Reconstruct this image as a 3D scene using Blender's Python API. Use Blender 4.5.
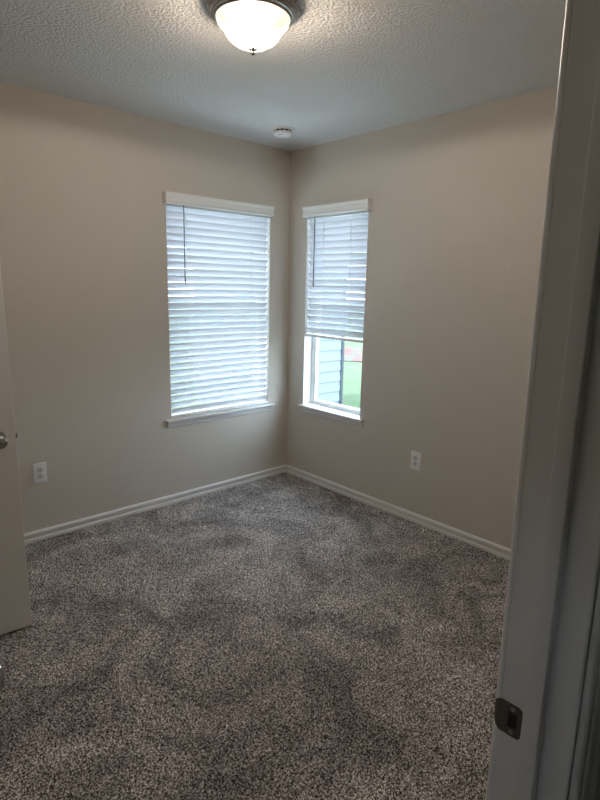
import bpy, bmesh, math, random
import numpy as np
from mathutils import Vector, Matrix
random.seed(7)
PI = math.pi
for o in list(bpy.data.objects):
    bpy.data.objects.remove(o)
SC = bpy.context.scene
COL = SC.collection

# ------------------------------------------------------------------ camera
cam = bpy.data.cameras.new('camera')
cam.sensor_fit = 'VERTICAL'; cam.sensor_height = 24.0; cam.lens = 547.75 * 24 / 800
cam.clip_start = 0.02
camo = bpy.data.objects.new('camera', cam); COL.objects.link(camo)
YAW, PITCH, ROLL = 0.7456, -0.2049, 0.0213
f_ = Vector((math.sin(YAW)*math.cos(PITCH), math.cos(YAW)*math.cos(PITCH), math.sin(PITCH)))
r0 = Vector((math.cos(YAW), -math.sin(YAW), 0)); u0 = r0.cross(f_)
r_ = r0*math.cos(ROLL) + u0*math.sin(ROLL); u_ = u0*math.cos(ROLL) - r0*math.sin(ROLL)
M = Matrix((r_, u_, -f_)).transposed().to_4x4()
M.translation = Vector((-2.801, -3.1854, 1.4877))
camo.matrix_world = M
SC.camera = camo

# ------------------------------------------------------------------ world, sun, exposure
w = bpy.data.worlds.new('world'); SC.world = w; w.use_nodes = True
bg = w.node_tree.nodes['Background']
bg.inputs[0].default_value = (0.68, 0.80, 1.0, 1)
bg.inputs[1].default_value = 12.5
sun = bpy.data.lights.new('sun', 'SUN'); sun.energy = 5.0; sun.angle = 0.01; sun.color = (1, .95, .86)
suno = bpy.data.objects.new('sun', sun); COL.objects.link(suno)
suno.rotation_euler = Vector((-0.35, 0.45, 0.8)).to_track_quat('Z', 'Y').to_euler()
SC.view_settings.view_transform = 'Standard'
SC.view_settings.look = 'None'
SC.view_settings.gamma = 1.0
SC.view_settings.use_curve_mapping = False
SC.view_settings.exposure = 0.0
LAMP_W = 19.5      # downward light of the two bulbs
LAMP_UP = 10.5      # light they send to all sides

# ------------------------------------------------------------------ materials
def mat(name, col, rough=0.6, metal=0.0, bump=None, var=None, spec=0.5):
    """bump=(scale, strength, distance, detail), var=(scale, second colour, contrast)"""
    m = bpy.data.materials.new(name); m.use_nodes = True
    nt = m.node_tree; b = nt.nodes['Principled BSDF']
    b.inputs['Base Color'].default_value = (*col, 1)
    b.inputs['Roughness'].default_value = rough
    b.inputs['Metallic'].default_value = metal
    b.inputs['Specular IOR Level'].default_value = spec
    tc = nt.nodes.new('ShaderNodeTexCoord')
    if var:
        n = nt.nodes.new('ShaderNodeTexNoise'); n.inputs['Scale'].default_value = var[0]; n.inputs['Detail'].default_value = 3
        cr = nt.nodes.new('ShaderNodeValToRGB')
        cr.color_ramp.elements[0].position = .5 - var[2]; cr.color_ramp.elements[1].position = .5 + var[2]
        cr.color_ramp.elements[0].color = (*col, 1); cr.color_ramp.elements[1].color = (*var[1], 1)
        nt.links.new(tc.outputs['Object'], n.inputs['Vector'])
        nt.links.new(n.outputs['Fac'], cr.inputs['Fac']); nt.links.new(cr.outputs['Color'], b.inputs['Base Color'])
    if bump:
        n = nt.nodes.new('ShaderNodeTexNoise'); n.inputs['Scale'].default_value = bump[0]
        n.inputs['Detail'].default_value = bump[3]
        bp = nt.nodes.new('ShaderNodeBump'); bp.inputs['Strength'].default_value = bump[1]; bp.inputs['Distance'].default_value = bump[2]
        nt.links.new(tc.outputs['Object'], n.inputs['Vector'])
        nt.links.new(n.outputs['Fac'], bp.inputs['Height']); nt.links.new(bp.outputs['Normal'], b.inputs['Normal'])
    return m

WALL = mat('wall_paint', (.64, .59, .52), .75, bump=(95, .45, .0045, 2), var=(1.5, (.65, .60, .53), .3), spec=.3)
TRIM = mat('trim_paint', (.80, .79, .765), .38, var=(3, (.82, .81, .785), .3))
DOORP = mat('door_paint', (.80, .78, .74), .45, bump=(160, .12, .002, 2), var=(2, (.81, .79, .75), .3))
WHITE = mat('white_plastic', (.86, .86, .845), .4, var=(5, (.87, .87, .855), .3))
OUTG = mat('outlet_grey', (.66, .66, .65), .45, var=(5, (.68, .68, .67), .3))
VINYL = mat('window_vinyl', (.80, .82, .82), .35, var=(5, (.82, .84, .84), .3))
NICKEL = mat('brushed_nickel', (.32, .31, .30), .28, 1.0, bump=(300, .05, .001, 1))
CHROME = mat('polished_knob_metal', (.46, .46, .45), .13, 1.0, bump=(120, .04, .001, 1))
DARKM = mat('dark_metal', (.13, .12, .11), .38, 1.0, bump=(200, .08, .001, 1))
SLOT = mat('slot_black', (.015, .014, .013), .7, var=(40, (.02, .02, .02), .3))
DARKCORD = mat('wand_grey', (.10, .12, .14), .35, var=(30, (.12, .14, .16), .3))
CORD = mat('ladder_cord', (.85, .87, .88), .8, var=(30, (.8, .82, .84), .3))
EXTW = mat('outside_wall_stucco', (.62, .63, .64), .85, bump=(60, .4, .005, 3), spec=0.0)
SIDE = mat('lap_siding', (0.19, 0.215, 0.26), .6, bump=(30, .1, .002, 2), var=(8, (0.195, 0.22, 0.265), .3), spec=0.0)
ROOFM = mat('roof_shingle', (.10, .10, .11), .9, bump=(40, .5, .01, 3), var=(20, (.16, .15, .15), .3))
SIDETRIM = mat('siding_corner_trim', (.030, .040, .045), .6, var=(8, (.035, .045, .05), .3))

# ceiling: knock-down plaster
CEIL = mat('ceiling_plaster', (.86, .865, .86), .85, spec=.2)
nt = CEIL.node_tree; b = nt.nodes['Principled BSDF']; tc = nt.nodes.new('ShaderNodeTexCoord')
n = nt.nodes.new('ShaderNodeTexNoise'); n.inputs['Scale'].default_value = 80; n.inputs['Detail'].default_value = 3.5; n.inputs['Roughness'].default_value = .6
cr = nt.nodes.new('ShaderNodeValToRGB'); cr.color_ramp.elements[0].position = .40; cr.color_ramp.elements[1].position = .60
bp = nt.nodes.new('ShaderNodeBump'); bp.inputs['Strength'].default_value = 1.0; bp.inputs['Distance'].default_value = .004
nt.links.new(tc.outputs['Object'], n.inputs['Vector']); nt.links.new(n.outputs['Fac'], cr.inputs['Fac'])
nt.links.new(cr.outputs['Color'], bp.inputs['Height']); nt.links.new(bp.outputs['Normal'], b.inputs['Normal'])

# carpet: speckled yarn
CARPET = mat('carpet_yarn', (.1, .1, .1), 1.0, spec=0.05)
nt = CARPET.node_tree; b = nt.nodes['Principled BSDF']; tc = nt.nodes.new('ShaderNodeTexCoord')
n1 = nt.nodes.new('ShaderNodeTexNoise'); n1.inputs['Scale'].default_value = 150; n1.inputs['Detail'].default_value = 4; n1.inputs['Roughness'].default_value = .85
cr = nt.nodes.new('ShaderNodeValToRGB'); e = cr.color_ramp.elements
e[0].position = .435; e[0].color = (.025, .021, .020, 1); e[1].position = .575; e[1].color = (1.0, .96, .93, 1)
m_ = e.new(.495); m_.color = (.255, .228, .215, 1)
m2 = e.new(.55); m2.color = (.56, .51, .485, 1)
n2 = nt.nodes.new('ShaderNodeTexNoise'); n2.inputs['Scale'].default_value = 2.6; n2.inputs['Detail'].default_value = 7; n2.inputs['Roughness'].default_value = .62
n2.inputs['Distortion'].default_value = 1.2
mr = nt.nodes.new('ShaderNodeMapRange'); mr.inputs[1].default_value = .36; mr.inputs[2].default_value = .64
mr.inputs[3].default_value = .66; mr.inputs[4].default_value = 1.36  # broad patches: sheen of brushed pile painted into the yarn colour
mx = nt.nodes.new('ShaderNodeVectorMath'); mx.operation = 'SCALE'
nt.links.new(tc.outputs['Object'], n1.inputs['Vector']); nt.links.new(tc.outputs['Object'], n2.inputs['Vector'])
nt.links.new(n1.outputs['Fac'], cr.inputs['Fac']); nt.links.new(n2.outputs['Fac'], mr.inputs[0])
nt.links.new(cr.outputs['Color'], mx.inputs[0]); nt.links.new(mr.outputs[0], mx.inputs['Scale'])
nt.links.new(mx.outputs[0], b.inputs['Base Color'])

# grass
GRASS = mat('grass', (0.075, 0.108, 0.06), .9, bump=(60, .6, .02, 4), var=(2.2, (0.10, 0.12, 0.082), .22), spec=0.0)
GRASSD = mat('tall_grass', (0.032, 0.065, 0.029), .9, bump=(60, .6, .02, 4), var=(6, (0.055, 0.090, 0.046), .15), spec=0.0)
MULCH = mat('red_mulch', (0.13, 0.075, 0.07), .95, bump=(50, .8, .03, 4), var=(2.5, (0.11, 0.11, 0.09), .05), spec=0.0)

# blind slat: thin white plastic that lets some light through
SLAT = bpy.data.materials.new('blind_slat'); SLAT.use_nodes = True
nt = SLAT.node_tree; b = nt.nodes['Principled BSDF']; out = nt.nodes['Material Output']
b.inputs['Base Color'].default_value = (.72, .73, .76, 1); b.inputs['Roughness'].default_value = .4
tr = nt.nodes.new('ShaderNodeBsdfTranslucent'); tr.inputs[0].default_value = (.93, .93, .93, 1)
nz = nt.nodes.new('ShaderNodeTexNoise'); nz.inputs['Scale'].default_value = 6
mr = nt.nodes.new('ShaderNodeMapRange'); mr.inputs[3].default_value = .10; mr.inputs[4].default_value = .13
ms = nt.nodes.new('ShaderNodeMixShader')
nt.links.new(nz.outputs['Fac'], mr.inputs[0]); nt.links.new(mr.outputs[0], ms.inputs[0])
nt.links.new(b.outputs[0], ms.inputs[1]); nt.links.new(tr.outputs[0], ms.inputs[2]); nt.links.new(ms.outputs[0], out.inputs[0])

def glassmat(name, refl, tint):
    m = bpy.data.materials.new(name); m.use_nodes = True
    nt = m.node_tree; nt.nodes.remove(nt.nodes['Principled BSDF']); out = nt.nodes['Material Output']
    t = nt.nodes.new('ShaderNodeBsdfTransparent'); t.inputs[0].default_value = (*tint, 1)
    g = nt.nodes.new('ShaderNodeBsdfGlossy'); g.inputs['Roughness'].default_value = .02
    ms = nt.nodes.new('ShaderNodeMixShader'); fr = nt.nodes.new('ShaderNodeFresnel'); fr.inputs[0].default_value = refl
    ge = nt.nodes.new('ShaderNodeNewGeometry'); iv = nt.nodes.new('ShaderNodeMath'); iv.operation = 'SUBTRACT'; iv.inputs[0].default_value = 1
    mu = nt.nodes.new('ShaderNodeMath'); mu.operation = 'MULTIPLY'      # reflect at the front face only
    nt.links.new(ge.outputs['Backfacing'], iv.inputs[1]); nt.links.new(iv.outputs[0], mu.inputs[0]); nt.links.new(fr.outputs[0], mu.inputs[1])
    nt.links.new(mu.outputs[0], ms.inputs[0]); nt.links.new(t.outputs[0], ms.inputs[1]); nt.links.new(g.outputs[0], ms.inputs[2])
    nt.links.new(ms.outputs[0], out.inputs[0]); return m
GLASS = glassmat('window_glass', 1.35, (.93, .97, .96))

# frosted lamp glass: glows, lets the bulb's light through
BOWL = bpy.data.materials.new('frosted_lamp_glass'); BOWL.use_nodes = True
nt = BOWL.node_tree; nt.nodes.remove(nt.nodes['Principled BSDF']); out = nt.nodes['Material Output']
t = nt.nodes.new('ShaderNodeBsdfTransparent')
em = nt.nodes.new('ShaderNodeEmission'); em.inputs[0].default_value = (1, .90, .68, 1)
tcb = nt.nodes.new('ShaderNodeTexCoord'); nb = nt.nodes.new('ShaderNodeTexNoise'); nb.inputs['Scale'].default_value = 9; nb.inputs['Detail'].default_value = 3
mrb = nt.nodes.new('ShaderNodeMapRange'); mrb.inputs[3].default_value = 3.2; mrb.inputs[4].default_value = 4.6
nt.links.new(tcb.outputs['Object'], nb.inputs['Vector']); nt.links.new(nb.outputs['Fac'], mrb.inputs[0]); nt.links.new(mrb.outputs[0], em.inputs[1])
ms = nt.nodes.new('ShaderNodeMixShader'); ms.inputs[0].default_value = .25
nt.links.new(t.outputs[0], ms.inputs[1]); nt.links.new(em.outputs[0], ms.inputs[2]); nt.links.new(ms.outputs[0], out.inputs[0])

# ------------------------------------------------------------------ mesh helpers
def box(bm, a, b, bev=0.0, seg=2):
    x0, x1 = sorted((a[0], b[0])); y0, y1 = sorted((a[1], b[1])); z0, z1 = sorted((a[2], b[2]))
    vs = [bm.verts.new(p) for p in [(x0,y0,z0),(x1,y0,z0),(x1,y1,z0),(x0,y1,z0),(x0,y0,z1),(x1,y0,z1),(x1,y1,z1),(x0,y1,z1)]]
    fs = [bm.faces.new([vs[i] for i in q]) for q in [(0,3,2,1),(4,5,6,7),(0,1,5,4),(1,2,6,5),(2,3,7,6),(3,0,4,7)]]
    if bev > 0:
        es = list({e for f in fs for e in f.edges})
        bmesh.ops.bevel(bm, geom=es, offset=bev, segments=seg, affect='EDGES', profile=.5)
    return vs

def prism(bm, prof, P0, P1, dn, up=(0,0,1), m0=0.0, m1=0.0):
    """extrude profile [(d,h)] from P0 to P1; dn = outward direction; m0/m1: mitre (+1 shortens with d)"""
    P0, P1, dn, up = Vector(P0), Vector(P1), Vector(dn), Vector(up)
    t = (P1 - P0).normalized()
    A = [bm.verts.new(P0 + dn*d + up*h + t*d*m0) for d, h in prof]
    B = [bm.verts.new(P1 + dn*d + up*h - t*d*m1) for d, h in prof]
    n = len(prof)
    for i in range(n):
        j = (i+1) % n
        bm.faces.new((A[i], A[j], B[j], B[i]))
    bm.faces.new(A[::-1]); bm.faces.new(B)

def lathe(bm, prof, c=(0,0,0), axis=(0,0,1), n=40):
    """prof [(r, h)] revolved about axis through c"""
    c = Vector(c); ax = Vector(axis).normalized()
    rot = Vector((0,0,1)).rotation_difference(ax).to_matrix()
    rings = []
    for r, h in prof:
        if r < 1e-6: rings.append([bm.verts.new(c + rot @ Vector((0,0,h)))])
        else: rings.append([bm.verts.new(c + rot @ Vector((r*math.cos(2*PI*k/n), r*math.sin(2*PI*k/n), h))) for k in range(n)])
    for a, b in zip(rings, rings[1:]):
        for k in range(n):
            k2 = (k+1) % n
            if len(a) == 1 and len(b) == 1: continue
            if len(a) == 1: bm.faces.new((a[0], b[k], b[k2]))
            elif len(b) == 1: bm.faces.new((a[k], b[0], a[k2]))
            else: bm.faces.new((a[k], b[k], b[k2], a[k2]))

def build(name, bm, m, parent=None, smooth=False, kind=None, label=None, category=None, origin=None, group=None):
    bmesh.ops.recalc_face_normals(bm, faces=bm.faces)
    me = bpy.data.meshes.new(name)
    if origin is not None: bmesh.ops.translate(bm, vec=-Vector(origin), verts=bm.verts)
    bm.to_mesh(me); bm.free(); me.materials.append(m)
    if smooth:
        me.polygons.foreach_set('use_smooth', [True]*len(me.polygons))
        try: me.set_sharp_from_angle(angle=math.radians(38))
        except Exception: pass
    o = bpy.data.objects.new(name, me); COL.objects.link(o)
    if origin is not None: o.location = origin
    if parent: o.parent = parent
    tag(o, label, category, kind, group); return o

def tag(o, label=None, category=None, kind=None, group=None):
    if label: o['label'] = label
    if category: o['category'] = category
    if kind: o['kind'] = kind
    if group: o['group'] = group

def empty(name, loc=(0,0,0), rz=0.0, **k):
    o = bpy.data.objects.new(name, None); COL.objects.link(o); o.location = loc; o.rotation_euler = (0,0,rz)
    o.empty_display_size = .05
    tag(o, **k); return o
B = bmesh.new

# ------------------------------------------------------------------ dimensions
H = 2.44
XL = -2.97                 # wall that holds the white door
YE = -2.870                # room side of the entry wall
YH = -2.9775                # hall side of the entry wall
W1 = (-1.022, -.187, .600, 2.000)      # window in the left wall: x0, x1, z0, z1
W2 = (-.763, -.185, .600, 2.000)       # window in the right wall: y0, y1, z0, z1
T = .152
# ------------------------------------------------------------------ shell
def wall_pieces(bm, span, zspan, hole, mk):
    a0, a1 = span; z0, z1 = zspan; h0, h1, g0, g1 = hole
    for p in ((a0, h0, z0, z1), (h1, a1, z0, z1), (h0, h1, z0, g0), (h0, h1, g1, z1)):
        if p[1]-p[0] > 1e-4 and p[3]-p[2] > 1e-4: mk(*p)
def shell_wall(name, axis, pos, thick, span, zspan, hole, label, m=WALL):
    bm = B()
    def mk(a, b, c, d):
        if axis == 'y': box(bm, (a, pos, c), (b, pos+thick, d))
        else: box(bm, (pos, a, c), (pos+thick, b, d))
    wall_pieces(bm, span, zspan, hole, mk)
    bmesh.ops.remove_doubles(bm, verts=bm.verts, dist=1e-5)
    # drop faces shared by two neighbouring pieces
    seen = {}
    for f in bm.faces:
        k = tuple(round(v, 4) for v in f.calc_center_median()); seen.setdefault(k, []).append(f)
    dbl = [f for fs in seen.values() if len(fs) > 1 for f in fs]
    if dbl: bmesh.ops.delete(bm, geom=dbl, context='FACES')
    return build(name, bm, m, kind='structure', label=label)

shell_wall('wall_left', 'y', 0, T, (XL-.12, T), (-.3, H+.1), W1, 'beige painted wall with the wider window, on the left of the corner')
shell_wall('wall_right', 'x', 0, T, (YH-1.4, 0), (-.3, H+.1), W2, 'beige painted wall with the narrow window, on the right of the corner')
# wall that holds the white door (opening for it) and a shallow closet behind
CY0, CY1 = -1.575, -.815
shell_wall('wall_door_side', 'x', XL, -.12, (YH, 0), (0, H+.1), (CY0-.02, CY1+.02, 0, 2.06), 'beige wall holding the open white door')
EX0, EX1 = -2.80, -2.09    # clear width of the entry opening
shell_wall('wall_entry', 'y', YE, YH-YE, (XL, 0), (0, H+.1), (EX0-.02, EX1+.02, 0, 2.055), 'beige wall with the entry doorway')
bm = B(); box(bm, (XL-1.0, CY0-.25, 0), (XL-.9, CY1+.25, H)); box(bm, (XL-.9, CY0-.35, 0), (XL-.12, CY0-.25, H)); box(bm, (XL-.9, CY1+.25, 0), (XL-.12, CY1+.35, H))
build('wall_closet', bm, WALL, kind='structure', label='beige closet walls behind the white door')
bm = B(); hw0, hw1, hz0, hz1 = YH-.75, YH-.45, .95, 1.17  # gap in the end wall for the added light opening
box(bm, (-4.1, YH-1.5, 0), (-4.0, hw0, H)); box(bm, (-4.1, hw1, 0), (-4.0, YH, H)); box(bm, (-4.1, hw0, 0), (-4.0, hw1, hz0)); box(bm, (-4.1, hw0, hz1), (-4.0, hw1, H))
box(bm, (-4.1, YH-1.5, 0), (0, YH-1.4, H)); box(bm, (-4.0, YH, 0), (XL-.12, YH+.1, H))
build('wall_hall', bm, WALL, kind='structure', label='beige walls of the hall outside the doorway')
bm = B(); box(bm, (-4.1, YH-1.5, H), (T, T, H+.1))
build('ceiling', bm, CEIL, kind='structure', label='white knock-down textured plaster ceiling')

# carpet floor: dense displaced pile
def carpet():
    x0, x1, y0, y1, s = -3.0, 0.0, YH-.02, 0.0, .0055
    nx, ny = int((x1-x0)/s), int((y1-y0)/s)
    rng = np.random.default_rng(3)
    xs = np.linspace(x0, x1, nx); ys = np.linspace(y0, y1, ny)
    X, Y = np.meshgrid(xs, ys)
    X = X + rng.normal(0, .0012, X.shape); Y = Y + rng.normal(0, .0012, Y.shape)
    Z = .008 + rng.uniform(0, .0075, X.shape)
    co = np.stack([X, Y, Z], -1).reshape(-1, 3).astype(np.float32)
    i = np.arange(nx*ny).reshape(ny, nx)
    f = np.stack([i[:-1, :-1], i[:-1, 1:], i[1:, 1:], i[1:, :-1]], -1).reshape(-1, 4).astype(np.int32)
    me = bpy.data.meshes.new('floor')
    me.vertices.add(len(co)); me.vertices.foreach_set('co', co.ravel())
    me.loops.add(f.size); me.loops.foreach_set('vertex_index', f.ravel())
    me.polygons.add(len(f)); me.polygons.foreach_set('loop_start', np.arange(0, f.size, 4, dtype=np.int32))
    me.update(); me.validate()
    me.materials.append(CARPET)
    o = bpy.data.objects.new('floor', me); COL.objects.link(o)
    tag(o, kind='structure', label='speckled grey brown cut pile carpet floor')
carpet()
bm = B(); box(bm, (-4.1, YH-1.5, -.1), (T, T, .002))
build('floor', bm, CARPET, kind='structure', label='floor slab and hall carpet below the room')

# ------------------------------------------------------------------ baseboards
BP = [(0,0),(.0155,0),(.0155,.029),(.0085,.033),(.0085,.046),(.0145,.050),(.0145,.062),(.012,.067),(.006,.0715),(0,.073)]
bm = B(); prism(bm, BP, (XL, 0, 0), (0, 0, 0), (0,-1,0), m0=1, m1=1)
build('baseboard_left', bm, TRIM, kind='structure', label='white stepped baseboard under the left wall')
bm = B(); prism(bm, BP, (0, YE, 0), (0, 0, 0), (-1,0,0), m0=1, m1=1)
build('baseboard_right', bm, TRIM, kind='structure', label='white stepped baseboard under the right wall')
bm = B(); prism(bm, BP, (XL, CY1+.08, 0), (XL, 0, 0), (1,0,0), m1=1); prism(bm, BP, (XL, YE, 0), (XL, CY0-.08, 0), (1,0,0), m0=1)
build('baseboard_door_side', bm, TRIM, kind='structure', label='white stepped baseboard beside the white door')
bm = B(); prism(bm, BP, (EX1+.075, YE, 0), (0, YE, 0), (0,1,0), m1=1)
build('baseboard_entry', bm, TRIM, kind='structure', label='white stepped baseboard along the entry wall')

# ------------------------------------------------------------------ entry door frame (trim_1)
frame = empty('trim_1', (EX1, YE, 0), kind='structure', label='white painted doorway frame the room is seen through')
frame.location.y = YE-.0072; frame.rotation_euler.x = -.006      # the frame stands a little out of plumb
def off(bm): bmesh.ops.translate(bm, vec=(-EX1, -YE, 0), verts=bm.verts); return bm
# right jamb with eased room-side edge
def jamb_prof(s):   # plan profile (x, y), s=+1 right jamb
    e = EX1 if s > 0 else EX0
    pts = [(e, YE-.0015), (e, YH+.004), (e+s*.0015, YH+.0015), (e+s*.019, YH+.0015), (e+s*.019, YE-.0005), (e+s*.0015, YE-.0005)]
    return pts
def vprism(bm, pts, z0, z1):
    A = [bm.verts.new((x, y, z0)) for x, y in pts]; Bv = [bm.verts.new((x, y, z1)) for x, y in pts]
    n = len(pts)
    for i in range(n): j = (i+1) % n; bm.faces.new((A[i], A[j], Bv[j], Bv[i]))
    bm.faces.new(A[::-1]); bm.faces.new(Bv)
HD = 2.035
for s in (1, -1):
    bm = B(); vprism(bm, jamb_prof(s), 0, HD); build('jamb', off(bm), TRIM, frame)
    bm = B(); e = EX1 if s > 0 else EX0
    box(bm, (e-s*.016, -2.936, 0), (e+s*.001, -2.912, HD), .0022, 3); build('door_stop', off(bm), TRIM, frame, smooth=True)
bm = B(); box(bm, (EX0-.019, YE-.0005, HD), (EX1+.019, YH+.0015, HD+.019)); build('head_jamb', off(bm), TRIM, frame)
bm = B(); box(bm, (EX0, -2.936, HD-.016), (EX1, -2.912, HD), .002); build('door_stop', off(bm), TRIM, frame)
# casings: colonial profile, (distance from opening edge, projection from wall)
CP = [(0, 0), (0, .0025), (.0004, .0050), (.0016, .0075), (.0035, .0095), (.006, .0108), (.009, .0113), (.012, .0114), (.016, .0135), (.022, .0145), (.034, .0150), (.048, .0170), (.056, .0170), (.057, .015), (.057, 0)]
def casing(parent, e, s, wy, dy, xa, xb, hd, rev, tr):
    """two legs and a head around an opening xa..xb in a wall face wy, projecting along dy"""
    for ex, sg in ((xb, 1), (xa, -1)):
        bm = B(); vprism(bm, [(ex+sg*(rev+d), wy+dy*h) for d, h in CP], 0, hd+rev+.057); build('casing', tr(bm), TRIM, parent)
    bm = B()
    prism(bm, [(h, d) for d, h in CP], (xa-rev-.0, wy, hd+rev), (xb+rev, wy, hd+rev), (0, dy, 0))
    build('casing', tr(bm), TRIM, parent)
# room side casing sits almost flush with the jamb; hall side shows a small reveal
casing(frame, None, None, YE, 1, EX0, EX1, HD, .0012, off)
casing(frame, None, None, YH, -1, EX0, EX1, HD, .0055, off)
# strike plate: rounded dark plate with a lip that wraps the jamb edge
def strike():
    zc = .866; h = .0262
    ya, yb = YE+.0005, -2.9045      # room edge, hall edge
    hy0, hy1, hz = -2.884, -2.8975, .0125   # latch hole
    th = .0014
    bm = B()
    x = EX1
    # plate built as four bars around the hole, corners rounded by clipped corner pieces
    cr_ = .007
    def quad(y0, y1, z0, z1): box(bm, (x-th, y0, z0), (x+.0005, y1, z1))
    quad(ya-.004, hy0, zc-h, zc+h)
    quad(hy0, hy1, zc+hz, zc+h); quad(hy0, hy1, zc-h, zc-hz)
    quad(hy1, yb+cr_, zc-h, zc+h)
    pts = [(yb+cr_, zc-h)] + [(yb+cr_-cr_*math.sin(a), zc-h+cr_-cr_*math.cos(a)) for a in np.linspace(0, PI/2, 7)] \
        + [(yb+cr_-cr_*math.cos(a), zc+h-cr_+cr_*math.sin(a)) for a in np.linspace(0, PI/2, 7)] + [(yb+cr_, zc+h)]
    clean = []
    for p in pts:
        if not clean or (abs(p[0]-clean[-1][0])+abs(p[1]-clean[-1][1])) > 1e-5: clean.append(p)
    A = [bm.verts.new((x-th, p[0], p[1])) for p in clean]; Bv = [bm.verts.new((x+.0005, p[0], p[1])) for p in clean]
    bm.faces.new(A); bm.faces.new(Bv[::-1])
    for i in range(len(clean)): j = (i+1) % len(clean); bm.faces.new((A[i], Bv[i], Bv[j], A[j]))
    # lip: follows a curve away from the opening past the casing edge, shorter towards its tip
    prev = None
    N = 10
    for k in range(N+1):
        a = k/N
        y = ya-.004 + a*.0135; xx = x-th + .0065*a**2.4
        hh = h*(1-.42*a**1.6)
        cur = [bm.verts.new((xx, y, zc-hh)), bm.verts.new((xx, y, zc+hh)), bm.verts.new((xx+th, y, zc+hh)), bm.verts.new((xx+th, y, zc-hh))]
        if prev:
            for i in range(4): j = (i+1) % 4; bm.faces.new((prev[i], prev[j], cur[j], cur[i]))
        else: bm.faces.new(cur[::-1])
        prev = cur
    bm.faces.new(prev)
    p = build('strike_plate', off(bm), DARKM, frame, smooth=True, label='dark metal strike plate with a curved lip')
    bm = B(); box(bm, (x-.0004, hy0, zc-hz), (x+.0003, hy1, zc+hz)); build('latch_hole', off(bm), SLOT, p)
    for dz in (-.0190, .0190):
        bm = B(); lathe(bm, [(.0038, 0), (.0036, .0006), (.002, .0010), (0, .0010)], (x-th, -2.8905, zc+dz), (-1,0,0), 20)
        build('screw', off(bm), NICKEL, p, smooth=True)
strike()

# ------------------------------------------------------------------ doors
KNOB = [(.0325,0),(.0325,.003),(.031,.0065),(.026,.009),(.0155,.0105),(.0125,.014),(.0115,.024),(.013,.030),(.0205,.035),(.0262,.042),(.0278,.050),(.0262,.058),(.0205,.0645),(.011,.0675),(0,.0685)]
def knob(parent, x, y, z, ax):
    bm = B(); lathe(bm, KNOB[:5] + [(0, .0105)], (x, y, z), ax, 48)
    r = build('rosette', bm, NICKEL, None, smooth=True)
    bm = B(); lathe(bm, [(.0155,.0095)] + KNOB[4:], (x, y, z), ax, 48)
    k = build('door_knob', bm, CHROME, parent, smooth=True, label='polished metal round knob')
    r.parent = k
def door(name, width, height, zb, loc, rz, z_knob, label, flat=.035, back=.066, face_up=1):
    """leaf spans local x 0..width, y 0..-thick ; hinge at origin"""
    d = empty(name, loc, rz, kind='structure', label=label)
    bm = B(); box(bm, (0, -flat/2, zb), (width, flat/2, height), .0015, 2)
    build('door_leaf', bm, DOORP, d)
    knob(d, width-back, -flat/2, z_knob, (0,-1,0)); knob(d, width-back, flat/2, z_knob, (0,1,0))
    bm = B(); box(bm, (width-.0005, -.0125, z_knob-.0285), (width+.0015, .0125, z_knob+.0285), .0008)
    lp = build('latch_plate', bm, NICKEL, d)
    bm = B(); vprism(bm, [(width, -.006), (width+.011, .002), (width+.011, .006), (width, .006)], z_knob-.008, z_knob+.008)
    build('latch_bolt', bm, CHROME, lp)
    for hz in (.22, 1.05, 1.83):
        bm = B(); lathe(bm, [(0,-.046),(.0055,-.046),(.006,-.044),(.006,.044),(.0055,.046),(0,.046)], (-.006, flat/2+.003, hz), (0,0,1), 16)
        box(bm, (-.004, flat/2-.03, hz-.043), (.0005, flat/2, hz+.043))
        build('hinge', bm, NICKEL, d, smooth=True)
    return d
# white slab door standing open at the left edge of the photo
ang = math.radians(-3.6)
ex, ey = -2.194, -.842
wd = .752
door('door_1', wd, 2.03, .020, (ex-wd*math.cos(ang)-.0011, ey-wd*math.sin(ang)+.0175, 0), ang, .868, 'plain off-white slab door standing open at the left edge')
# closet door frame
fr2 = empty('trim_2', (XL, (CY0+CY1)/2, 0), kind='structure', label='white frame around the left door opening')
def off2(bm): bmesh.ops.translate(bm, vec=(-XL, -(CY0+CY1)/2, 0), verts=bm.verts); return bm
for (ya, yb) in ((CY0-.019, CY0), (CY1, CY1+.019)):
    bm = B(); box(bm, (XL-.119, ya, 0), (XL-.001, yb, 2.04)); build('jamb', off2(bm), TRIM, fr2)
bm = B(); box(bm, (XL-.119, CY0-.019, 2.04), (XL-.001, CY1+.019, 2.058)); build('head_jamb', off2(bm), TRIM, fr2)
for ex_, sg in ((CY1, 1), (CY0, -1)):
    bm = B(); vprism(bm, [(XL+h, ex_+sg*(.005+d)) for d, h in CP], 0, 2.10); build('casing', off2(bm), TRIM, fr2)
bm = B(); box(bm, (XL, CY0-.005, 2.045), (XL+.015, CY1+.005, 2.10), .003); build('casing', off2(bm), TRIM, fr2)

# the entry door itself, opened flat along the side: only its knob reaches into the photo
t_ = math.radians(80.2)
hx, hy = -2.800, -2.8525
door('door_2', .705, 2.03, .020, (hx, hy, 0), t_, .820, 'entry door opened into the room, only its round knob in view', back=.066)

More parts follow.
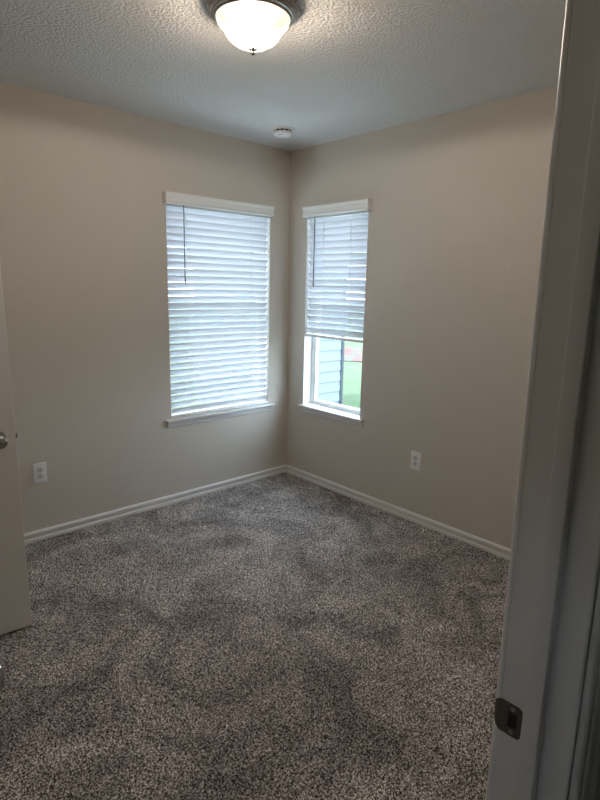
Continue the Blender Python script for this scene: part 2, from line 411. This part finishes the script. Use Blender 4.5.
# ------------------------------------------------------------------ windows
def window(name, rot, loc, w, z0, z1, blind_drop, label, blabel, wand_x, cords, val, stool, nm):
    """local frame: x across 0..w, y = depth (0 room face, + outwards), z up"""
    win = empty(name, loc, rot, kind='structure', label=label)
    d0, d1 = .078, .135
    bm = B()
    box(bm, (-.0005, .001, z0), (.0015, d0+.001, z1)); box(bm, (w-.0015, .001, z0), (w+.0005, d0+.001, z1)); box(bm, (0, .001, z1-.0015), (w, d0+.001, z1+.0005))
    build('reveal', bm, TRIM, win)
    # vinyl frame
    bm = B(); fw = .022
    box(bm, (0, d0, z0), (fw, d1, z1), .002); box(bm, (w-fw, d0, z0), (w, d1, z1), .002)
    box(bm, (fw, d0, z0), (w-fw, d1, z0+.030), .002); box(bm, (fw, d0, z1-fw), (w-fw, d1, z1), .002)
    fr = build('window_frame', bm, VINYL, win)
    zm = (z0+z1)/2+.03
    def sash(nm, za, zb, ya, yb, sw):
        bm = B()
        box(bm, (fw-.002, ya, za), (fw+sw, yb, zb), .0015); box(bm, (w-fw-sw, ya, za), (w-fw+.002, yb, zb), .0015)
        box(bm, (fw+sw, ya, za), (w-fw-sw, yb, za+sw), .0015); box(bm, (fw+sw, ya, zb-sw), (w-fw-sw, yb, zb), .0015)
        s = build(nm, bm, VINYL, win)
        bm = B(); ym = (ya+yb)/2; box(bm, (fw+sw-.003, ym-.002, za+sw-.003), (w-fw-sw+.003, ym+.002, zb-sw+.003)); build('glass_pane', bm, GLASS, s)
    sash('lower_sash', z0+.014, zm+.018, .086, .106, .016)
    sash('upper_sash', zm-.012, z1-fw+.005, .110, .128, .018)
    # stool (sill board) and apron
    s0, s1 = stool
    bm = B(); box(bm, (s0, -.032, z0-.016), (s1, 0, z0+.002), .004, 3); box(bm, (0.0005, -.001, z0-.001), (w-.0005, d0+.001, z0+.002), 0)
    build('window_sill', bm, TRIM, win, smooth=True)
    AP = [(0,0),(.006,0),(.009,.004),(.009,.012),(.013,.018),(.013,.026),(.016,.032),(.020,.038),(0,.038)]
    bm = B(); prism(bm, AP, (s0+.012, 0, z0-.054), (s1-.012, 0, z0-.054), (0,-1,0)); build('apron', bm, TRIM, win)
    # blind: a thing of its own
    bl = empty('window_blind', loc, rot, label=blabel, category='blind')
    v0, v1 = val
    zt = 1.967
    VP = [(.036,0),(.047,0),(.050,.004),(.050,.012),(.046,.017),(.046,.046),(.050,.052),(.052,.062),(.052,.066),(.036,.066)]
    bm = B(); prism(bm, VP, (v0, 0, zt), (v1, 0, zt), (0,-1,0))
    box(bm, (v0, -.038, zt), (v0+.006, -.0005, zt+.066)); box(bm, (v1-.006, -.038, zt), (v1, -.0005, zt+.066))
    build('valance', bm, WHITE, bl)
    bm = B(); box(bm, (.004, .002, z1-.042), (w-.004, .046, z1-.002), .002); build('head_rail', bm, WHITE, bl)
    # slats
    pitch = .0436; tilt = math.radians(54); yc = .0245; hw = .0250
    bottom = z0 if blind_drop is None else blind_drop
    z = zt - .012
    n = 9; prof = []
    ct, st = math.cos(tilt), math.sin(tilt)
    def sec(th):
        out = []
        for k in range(n):
            s = -hw + 2*hw*k/(n-1); c = .0030*(1-(s/hw)**2)
            # s<0 : room edge (up); crown points up/outwards
            y = s*ct + (c+th)*st; zz = -s*st + (c+th)*ct
            out.append((y, zz))
        return out
    lo, hi = sec(-.0013), sec(.0013)
    ring = lo + hi[::-1]
    bm = B(); x0, x1 = .005, w-.005
    # a little sag and waviness along the length
    nx = 9; rows = []
    for i in range(nx):
        xx = x0+(x1-x0)*i/(nx-1)
        rows.append([bm.verts.new((xx, y, zz)) for y, zz in ring])
    for a, b_ in zip(rows, rows[1:]):
        for i in range(len(ring)): j = (i+1) % len(ring); bm.faces.new((a[i], a[j], b_[j], b_[i]))
    bm.faces.new(rows[0][::-1]); bm.faces.new(rows[-1])
    zs = []
    stack = 0 if blind_drop is None else 4
    while z > bottom + .040:
        zs.append(z); z -= pitch
    first = build('slat', bm, SLAT, bl, smooth=True)
    first.location = (0, yc, zs[0])
    for zz in zs[1:]:
        s = first.copy(); COL.objects.link(s); s.parent = bl
        s.location = (random.uniform(-.0012, .0012), yc, zz+random.uniform(-.0008, .0008)); s.rotation_euler = (random.uniform(-.03, .03), random.uniform(-.0012, .0012), 0)
    zb = bottom + .004
    bm = B(); box(bm, (.005, yc-.024, zb), (w-.005, yc+.024, zb+.017), .003, 3); build('bottom_rail', bm, WHITE, bl, smooth=True)
    # ladder cords front and back
    for cx in cords:
        bm = B()
        for yy in (yc-.0265, yc+.0265):
            lathe(bm, [(0,0),(.0011,0),(.0011,zt-zb),(0,zt-zb)], (cx, yy, zb), (0,0,1), 8)
        for zz in zs:
            lathe(bm, [(0,0),(.0008,0),(.0008,.052),(0,.052)], (cx, yc-.026, zz-.0245), (0,1,0), 6)
        build('ladder_cord', bm, CORD, bl)
    # tilt wand
    bm = B(); lathe(bm, [(0,0),(.0035,.001),(.0045,.006),(.0042,.03),(.0034,.035),(.0034,.470),(.002,.480),(0,.480)], (wand_x, -.032, zt-.480), (0,0,1), 8)
    build('tilt_wand', bm, DARKCORD, bl, smooth=True)
    return win
window('window_1', 0, (W1[0], 0, 0), W1[1]-W1[0], .600, 2.0, None,
       'wider white window in the left wall', 'white slatted blind fully lowered over the wider left window',
       .108, (.142, .668), (-.023, W1[1]-W1[0]-.006), (-.043, W1[1]-W1[0]+.035), 'left')
# local x of window 2 runs from its left end (towards the corner) to the right: world -y
window('window_2', -PI/2, (0, W2[1], 0), W2[1]-W2[0], .600, 2.0, 1.118,
       'narrow white window in the right wall, sunlit lawn behind it', 'white slatted blind raised off the sill of the narrow right window',
       .115, (.175, .432), (.006, W2[1]-W2[0]+.032), (-.020, W2[1]-W2[0]+.045), 'right')

w3 = empty('fill_window', (-4.05, (hw0+hw1)/2, hz0), kind='structure', label='small unseen window added in the hall to light the doorway frame')  # added out of view so cool daylight reaches the door frame
bm = B(); hh = (hw1-hw0)/2; hgt3 = hz1-hz0
box(bm, (-.03, -hh, 0), (.03, -hh+.03, hgt3)); box(bm, (-.03, hh-.03, 0), (.03, hh, hgt3)); box(bm, (-.03, -hh+.03, 0), (.03, hh-.03, .03)); box(bm, (-.03, -hh+.03, hgt3-.03), (.03, hh-.03, hgt3))
build('window_frame', bm, VINYL, w3)
bm = B(); box(bm, (-.003, -hh+.025, .025), (.003, hh-.025, hgt3-.025)); build('glass_pane', bm, GLASS, w3)

# ------------------------------------------------------------------ outlets
def outlet(rot, loc, label):
    t = empty('electrical_outlet', loc, rot, label=label, category='outlet', group='white duplex outlets low on the walls')
    bm = B(); box(bm, (-.037, -.006, -.059), (.037, 0, .059), .003, 3); build('cover_plate', bm, WHITE, t, smooth=True)
    for dz in (.0195, -.0195):
        bm = B()
        pts = [(.0165*max(-.86, min(.86, math.cos(a))), .0142*math.sin(a)) for a in np.linspace(0, 2*PI, 32, endpoint=False)]
        A = [bm.verts.new((x, -.0055, dz+z)) for x, z in pts]; Bv = [bm.verts.new((x, -.0078, dz+z)) for x, z in pts]
        for i in range(32): j = (i+1) % 32; bm.faces.new((A[i], A[j], Bv[j], Bv[i]))
        bm.faces.new(Bv)
        r = build('receptacle', bm, OUTG, t)
        bm = B(); box(bm, (-.0082, -.0081, dz-.0005), (-.0058, -.0074, dz+.0075)); box(bm, (.0055, -.0081, dz), (.0077, -.0074, dz+.0070))
        lathe(bm, [(.0026, 0), (.0026, .0006), (0, .0006)], (0, -.0076, dz-.0068), (0,-1,0), 14)
        build('slots', bm, SLOT, r, label='black blade and ground slots')
    bm = B(); lathe(bm, [(.003, 0), (.0028, .001), (0, .0014)], (0, -.006, 0), (0,-1,0), 16); build('screw', bm, NICKEL, t, smooth=True)
outlet(0, (-1.870, 0, .413), 'white duplex outlet low on the left wall near the open door')
outlet(-PI/2, (0, -1.247, .420), 'white duplex outlet on the right wall below the narrow window')

# ------------------------------------------------------------------ smoke detector
sd = empty('smoke_detector', (-.416, -.394, H), label='round white smoke detector on the ceiling above the corner', category='smoke detector')
bm = B(); lathe(bm, [(0,0),(.073,0),(.074,-.004),(.070,-.010),(.060,-.011),(0,-.011)], n=48); build('mounting_base', bm, WHITE, sd, smooth=True)
bm = B(); lathe(bm, [(0,-.010),(.052,-.010),(.052,-.022),(0,-.022)], n=48); build('vent_recess', bm, SLOT, sd, label='dark vent gap')
bm = B(); lathe(bm, [(0,-.0205),(.057,-.0205),(.0585,-.023),(.0585,-.029),(.055,-.036),(.046,-.041),(.030,-.043),(0,-.0435)], n=48); cv = build('cover', bm, WHITE, sd, smooth=True)
for k in range(12):
    a = 2*PI*k/12
    bm = B(); box(bm, (.050, -.0025, -.0215), (.0572, .0025, -.0100)); bmesh.ops.rotate(bm, cent=(0,0,0), matrix=Matrix.Rotation(a, 3, 'Z'), verts=bm.verts)
    build('vent_rib', bm, WHITE, sd)
bm = B()
for k in range(7):
    a = PI*1.05 + k*.11
    box(bm, (.040*math.cos(a)-.0015, .040*math.sin(a)-.0015, -.0432), (.040*math.cos(a)+.0015, .040*math.sin(a)+.0015, -.0415))
build('sounder_slots', bm, SLOT, cv)

# ------------------------------------------------------------------ ceiling light
LX, LY = -1.483, -1.474
cl = empty('ceiling_light', (LX, LY, H), label='flush ceiling light, brushed metal ring with a glowing frosted glass bowl', category='ceiling light')
bm = B(); lathe(bm, [(0,-.0005),(.151,-.0005),(.1555,-.004),(.156,-.010),(.152,-.015),(.148,-.016),(.1475,-.019),(.149,-.023),(.1470,-.029),(.142,-.032),(.136,-.033),(.134,-.037),(.131,-.040),(.1285,-.037),(.1285,-.012),(0,-.012)], n=96)
build('metal_ring', bm, NICKEL, cl, smooth=True)
BR = [(.128,-.030),(.129,-.038),(.1268,-.050),(.121,-.060),(.112,-.067),(.1055,-.0715),(.1025,-.078),(.099,-.087),(.091,-.099),(.079,-.110),(.060,-.121),(.036,-.129),(.015,-.1327),(.004,-.133)]
bm = B(); lathe(bm, BR, n=96); build('glass_bowl', bm, BOWL, cl, smooth=True, label='frosted cream glass bowl')
bm = B(); lathe(bm, [(0,-.128),(.013,-.1325),(.0145,-.135),(.0125,-.1375),(.006,-.139),(.0055,-.142),(.009,-.1445),(.0095,-.148),(.006,-.152),(.003,-.154),(0,-.1545)], n=32)
build('finial', bm, NICKEL, cl, smooth=True)
for k, (bx, by) in enumerate(((-.045, .01), (.045, -.01))):
    for kind_, pw in (('SPOT', LAMP_W), ('POINT', LAMP_UP)):
        sp = bpy.data.lights.new('bulb', kind_); sp.energy = pw/2; sp.color = (1, .93, .85) if kind_ == 'SPOT' else (1, .80, .62); sp.shadow_soft_size = .028
        if kind_ == 'SPOT': sp.spot_size = math.radians(180); sp.spot_blend = .10
        so = bpy.data.objects.new('bulb', sp); COL.objects.link(so); so.parent = cl; so.location = (bx, by, -.088)

# ------------------------------------------------------------------ outside
G = -.50
bm = B(); box(bm, (-30, -30, G-.1), (60, 60, G)); build('ground', bm, GRASS, kind='structure', label='sunlit pale green lawn outside')
BOUNCE = mat('bounce_concrete', (.62, .61, .59), .9, bump=(40, .3, .004, 3), var=(3, (.66, .65, .63), .2), spec=0.0)  # pale surface for the added daylight reflector
bm = B(); box(bm, (T, -6, G), (T+1.6, T+1.3, G+.03)); box(bm, (-7, T, G), (T, T+1.6, G+.03))  # unseen strips added to bounce skylight up through the blinds
build('bounce_slab', bm, BOUNCE, kind='structure', label='unseen pale slab added beside the house to bounce daylight indoors')
def poly_slab(bm, pts, z0, z1):
    vprism(bm, pts, z0, z1)
bm = B()
ring = [(9.9+.74*1.9*math.cos(a)*(1+.08*math.sin(5*a))+.67*5*math.sin(a), 7.7+.67*1.9*math.cos(a)-.74*5*math.sin(a)) for a in np.linspace(0, 2*PI, 40, endpoint=False)]
poly_slab(bm, ring, G, G+.03); build('mulch_bed', bm, MULCH, kind='stuff', label='reddish mulch bed across the lawn', category='mulch')
bm = B()
ring = [(4.85+.74*.5*math.cos(a)*(1+.15*math.sin(5*a))+.67*.8*math.sin(a), 2.35+.67*.5*math.cos(a)-.74*.8*math.sin(a)) for a in np.linspace(0, 2*PI, 40, endpoint=False)]
poly_slab(bm, ring, G, G+.04); build('tall_grass', bm, GRASSD, kind='stuff', label='darker tuft of grass near the shed', category='grass')
# shed: lap siding, corner board, roof
nh = empty('garden_shed', (3.72, 2.9, G), label='pale blue lap sided shed on the lawn outside the narrow window', category='shed')
nx0, nx1, ny0, ny1 = 2.2, 3.72, 2.9, 4.9
bm = B(); lap = .17; hgt = 2.3
prof = [(0, 0)]
k = 0
while k*lap < hgt:
    prof += [(.020, k*lap), (.004, (k+1)*lap)]; k += 1
prof += [(0, k*lap)]
prism(bm, prof, (nx0-3.72, 0, .15), (nx1-3.72-.0, 0, .15), (0,-1,0))
prism(bm, prof, (0, 0, .15), (0, ny1-ny0, .15), (1,0,0))
box(bm, (nx0-3.72, 0, 0), (0, ny1-ny0, hgt+.2))
build('siding', bm, SIDE, nh)
bm = B(); box(bm, (-.03, -.030, 0), (.03, .05, hgt+.2), .004); build('corner_board', bm, SIDETRIM, nh, label='dark grey corner board')
bm = B(); rf = [(-.12, hgt+.1), (1.0, hgt+.75), (2.12, hgt+.1), (2.12, hgt+.18), (1.0, hgt+.84), (-.12, hgt+.18)]
A = [bm.verts.new((nx0-3.84, y, z)) for y, z in rf]; Bv = [bm.verts.new((.12, y, z)) for y, z in rf]
for i in range(6): j = (i+1) % 6; bm.faces.new((A[i], A[j], Bv[j], Bv[i]))
bm.faces.new(A[::-1]); bm.faces.new(Bv)
build('roof', bm, ROOFM, nh)
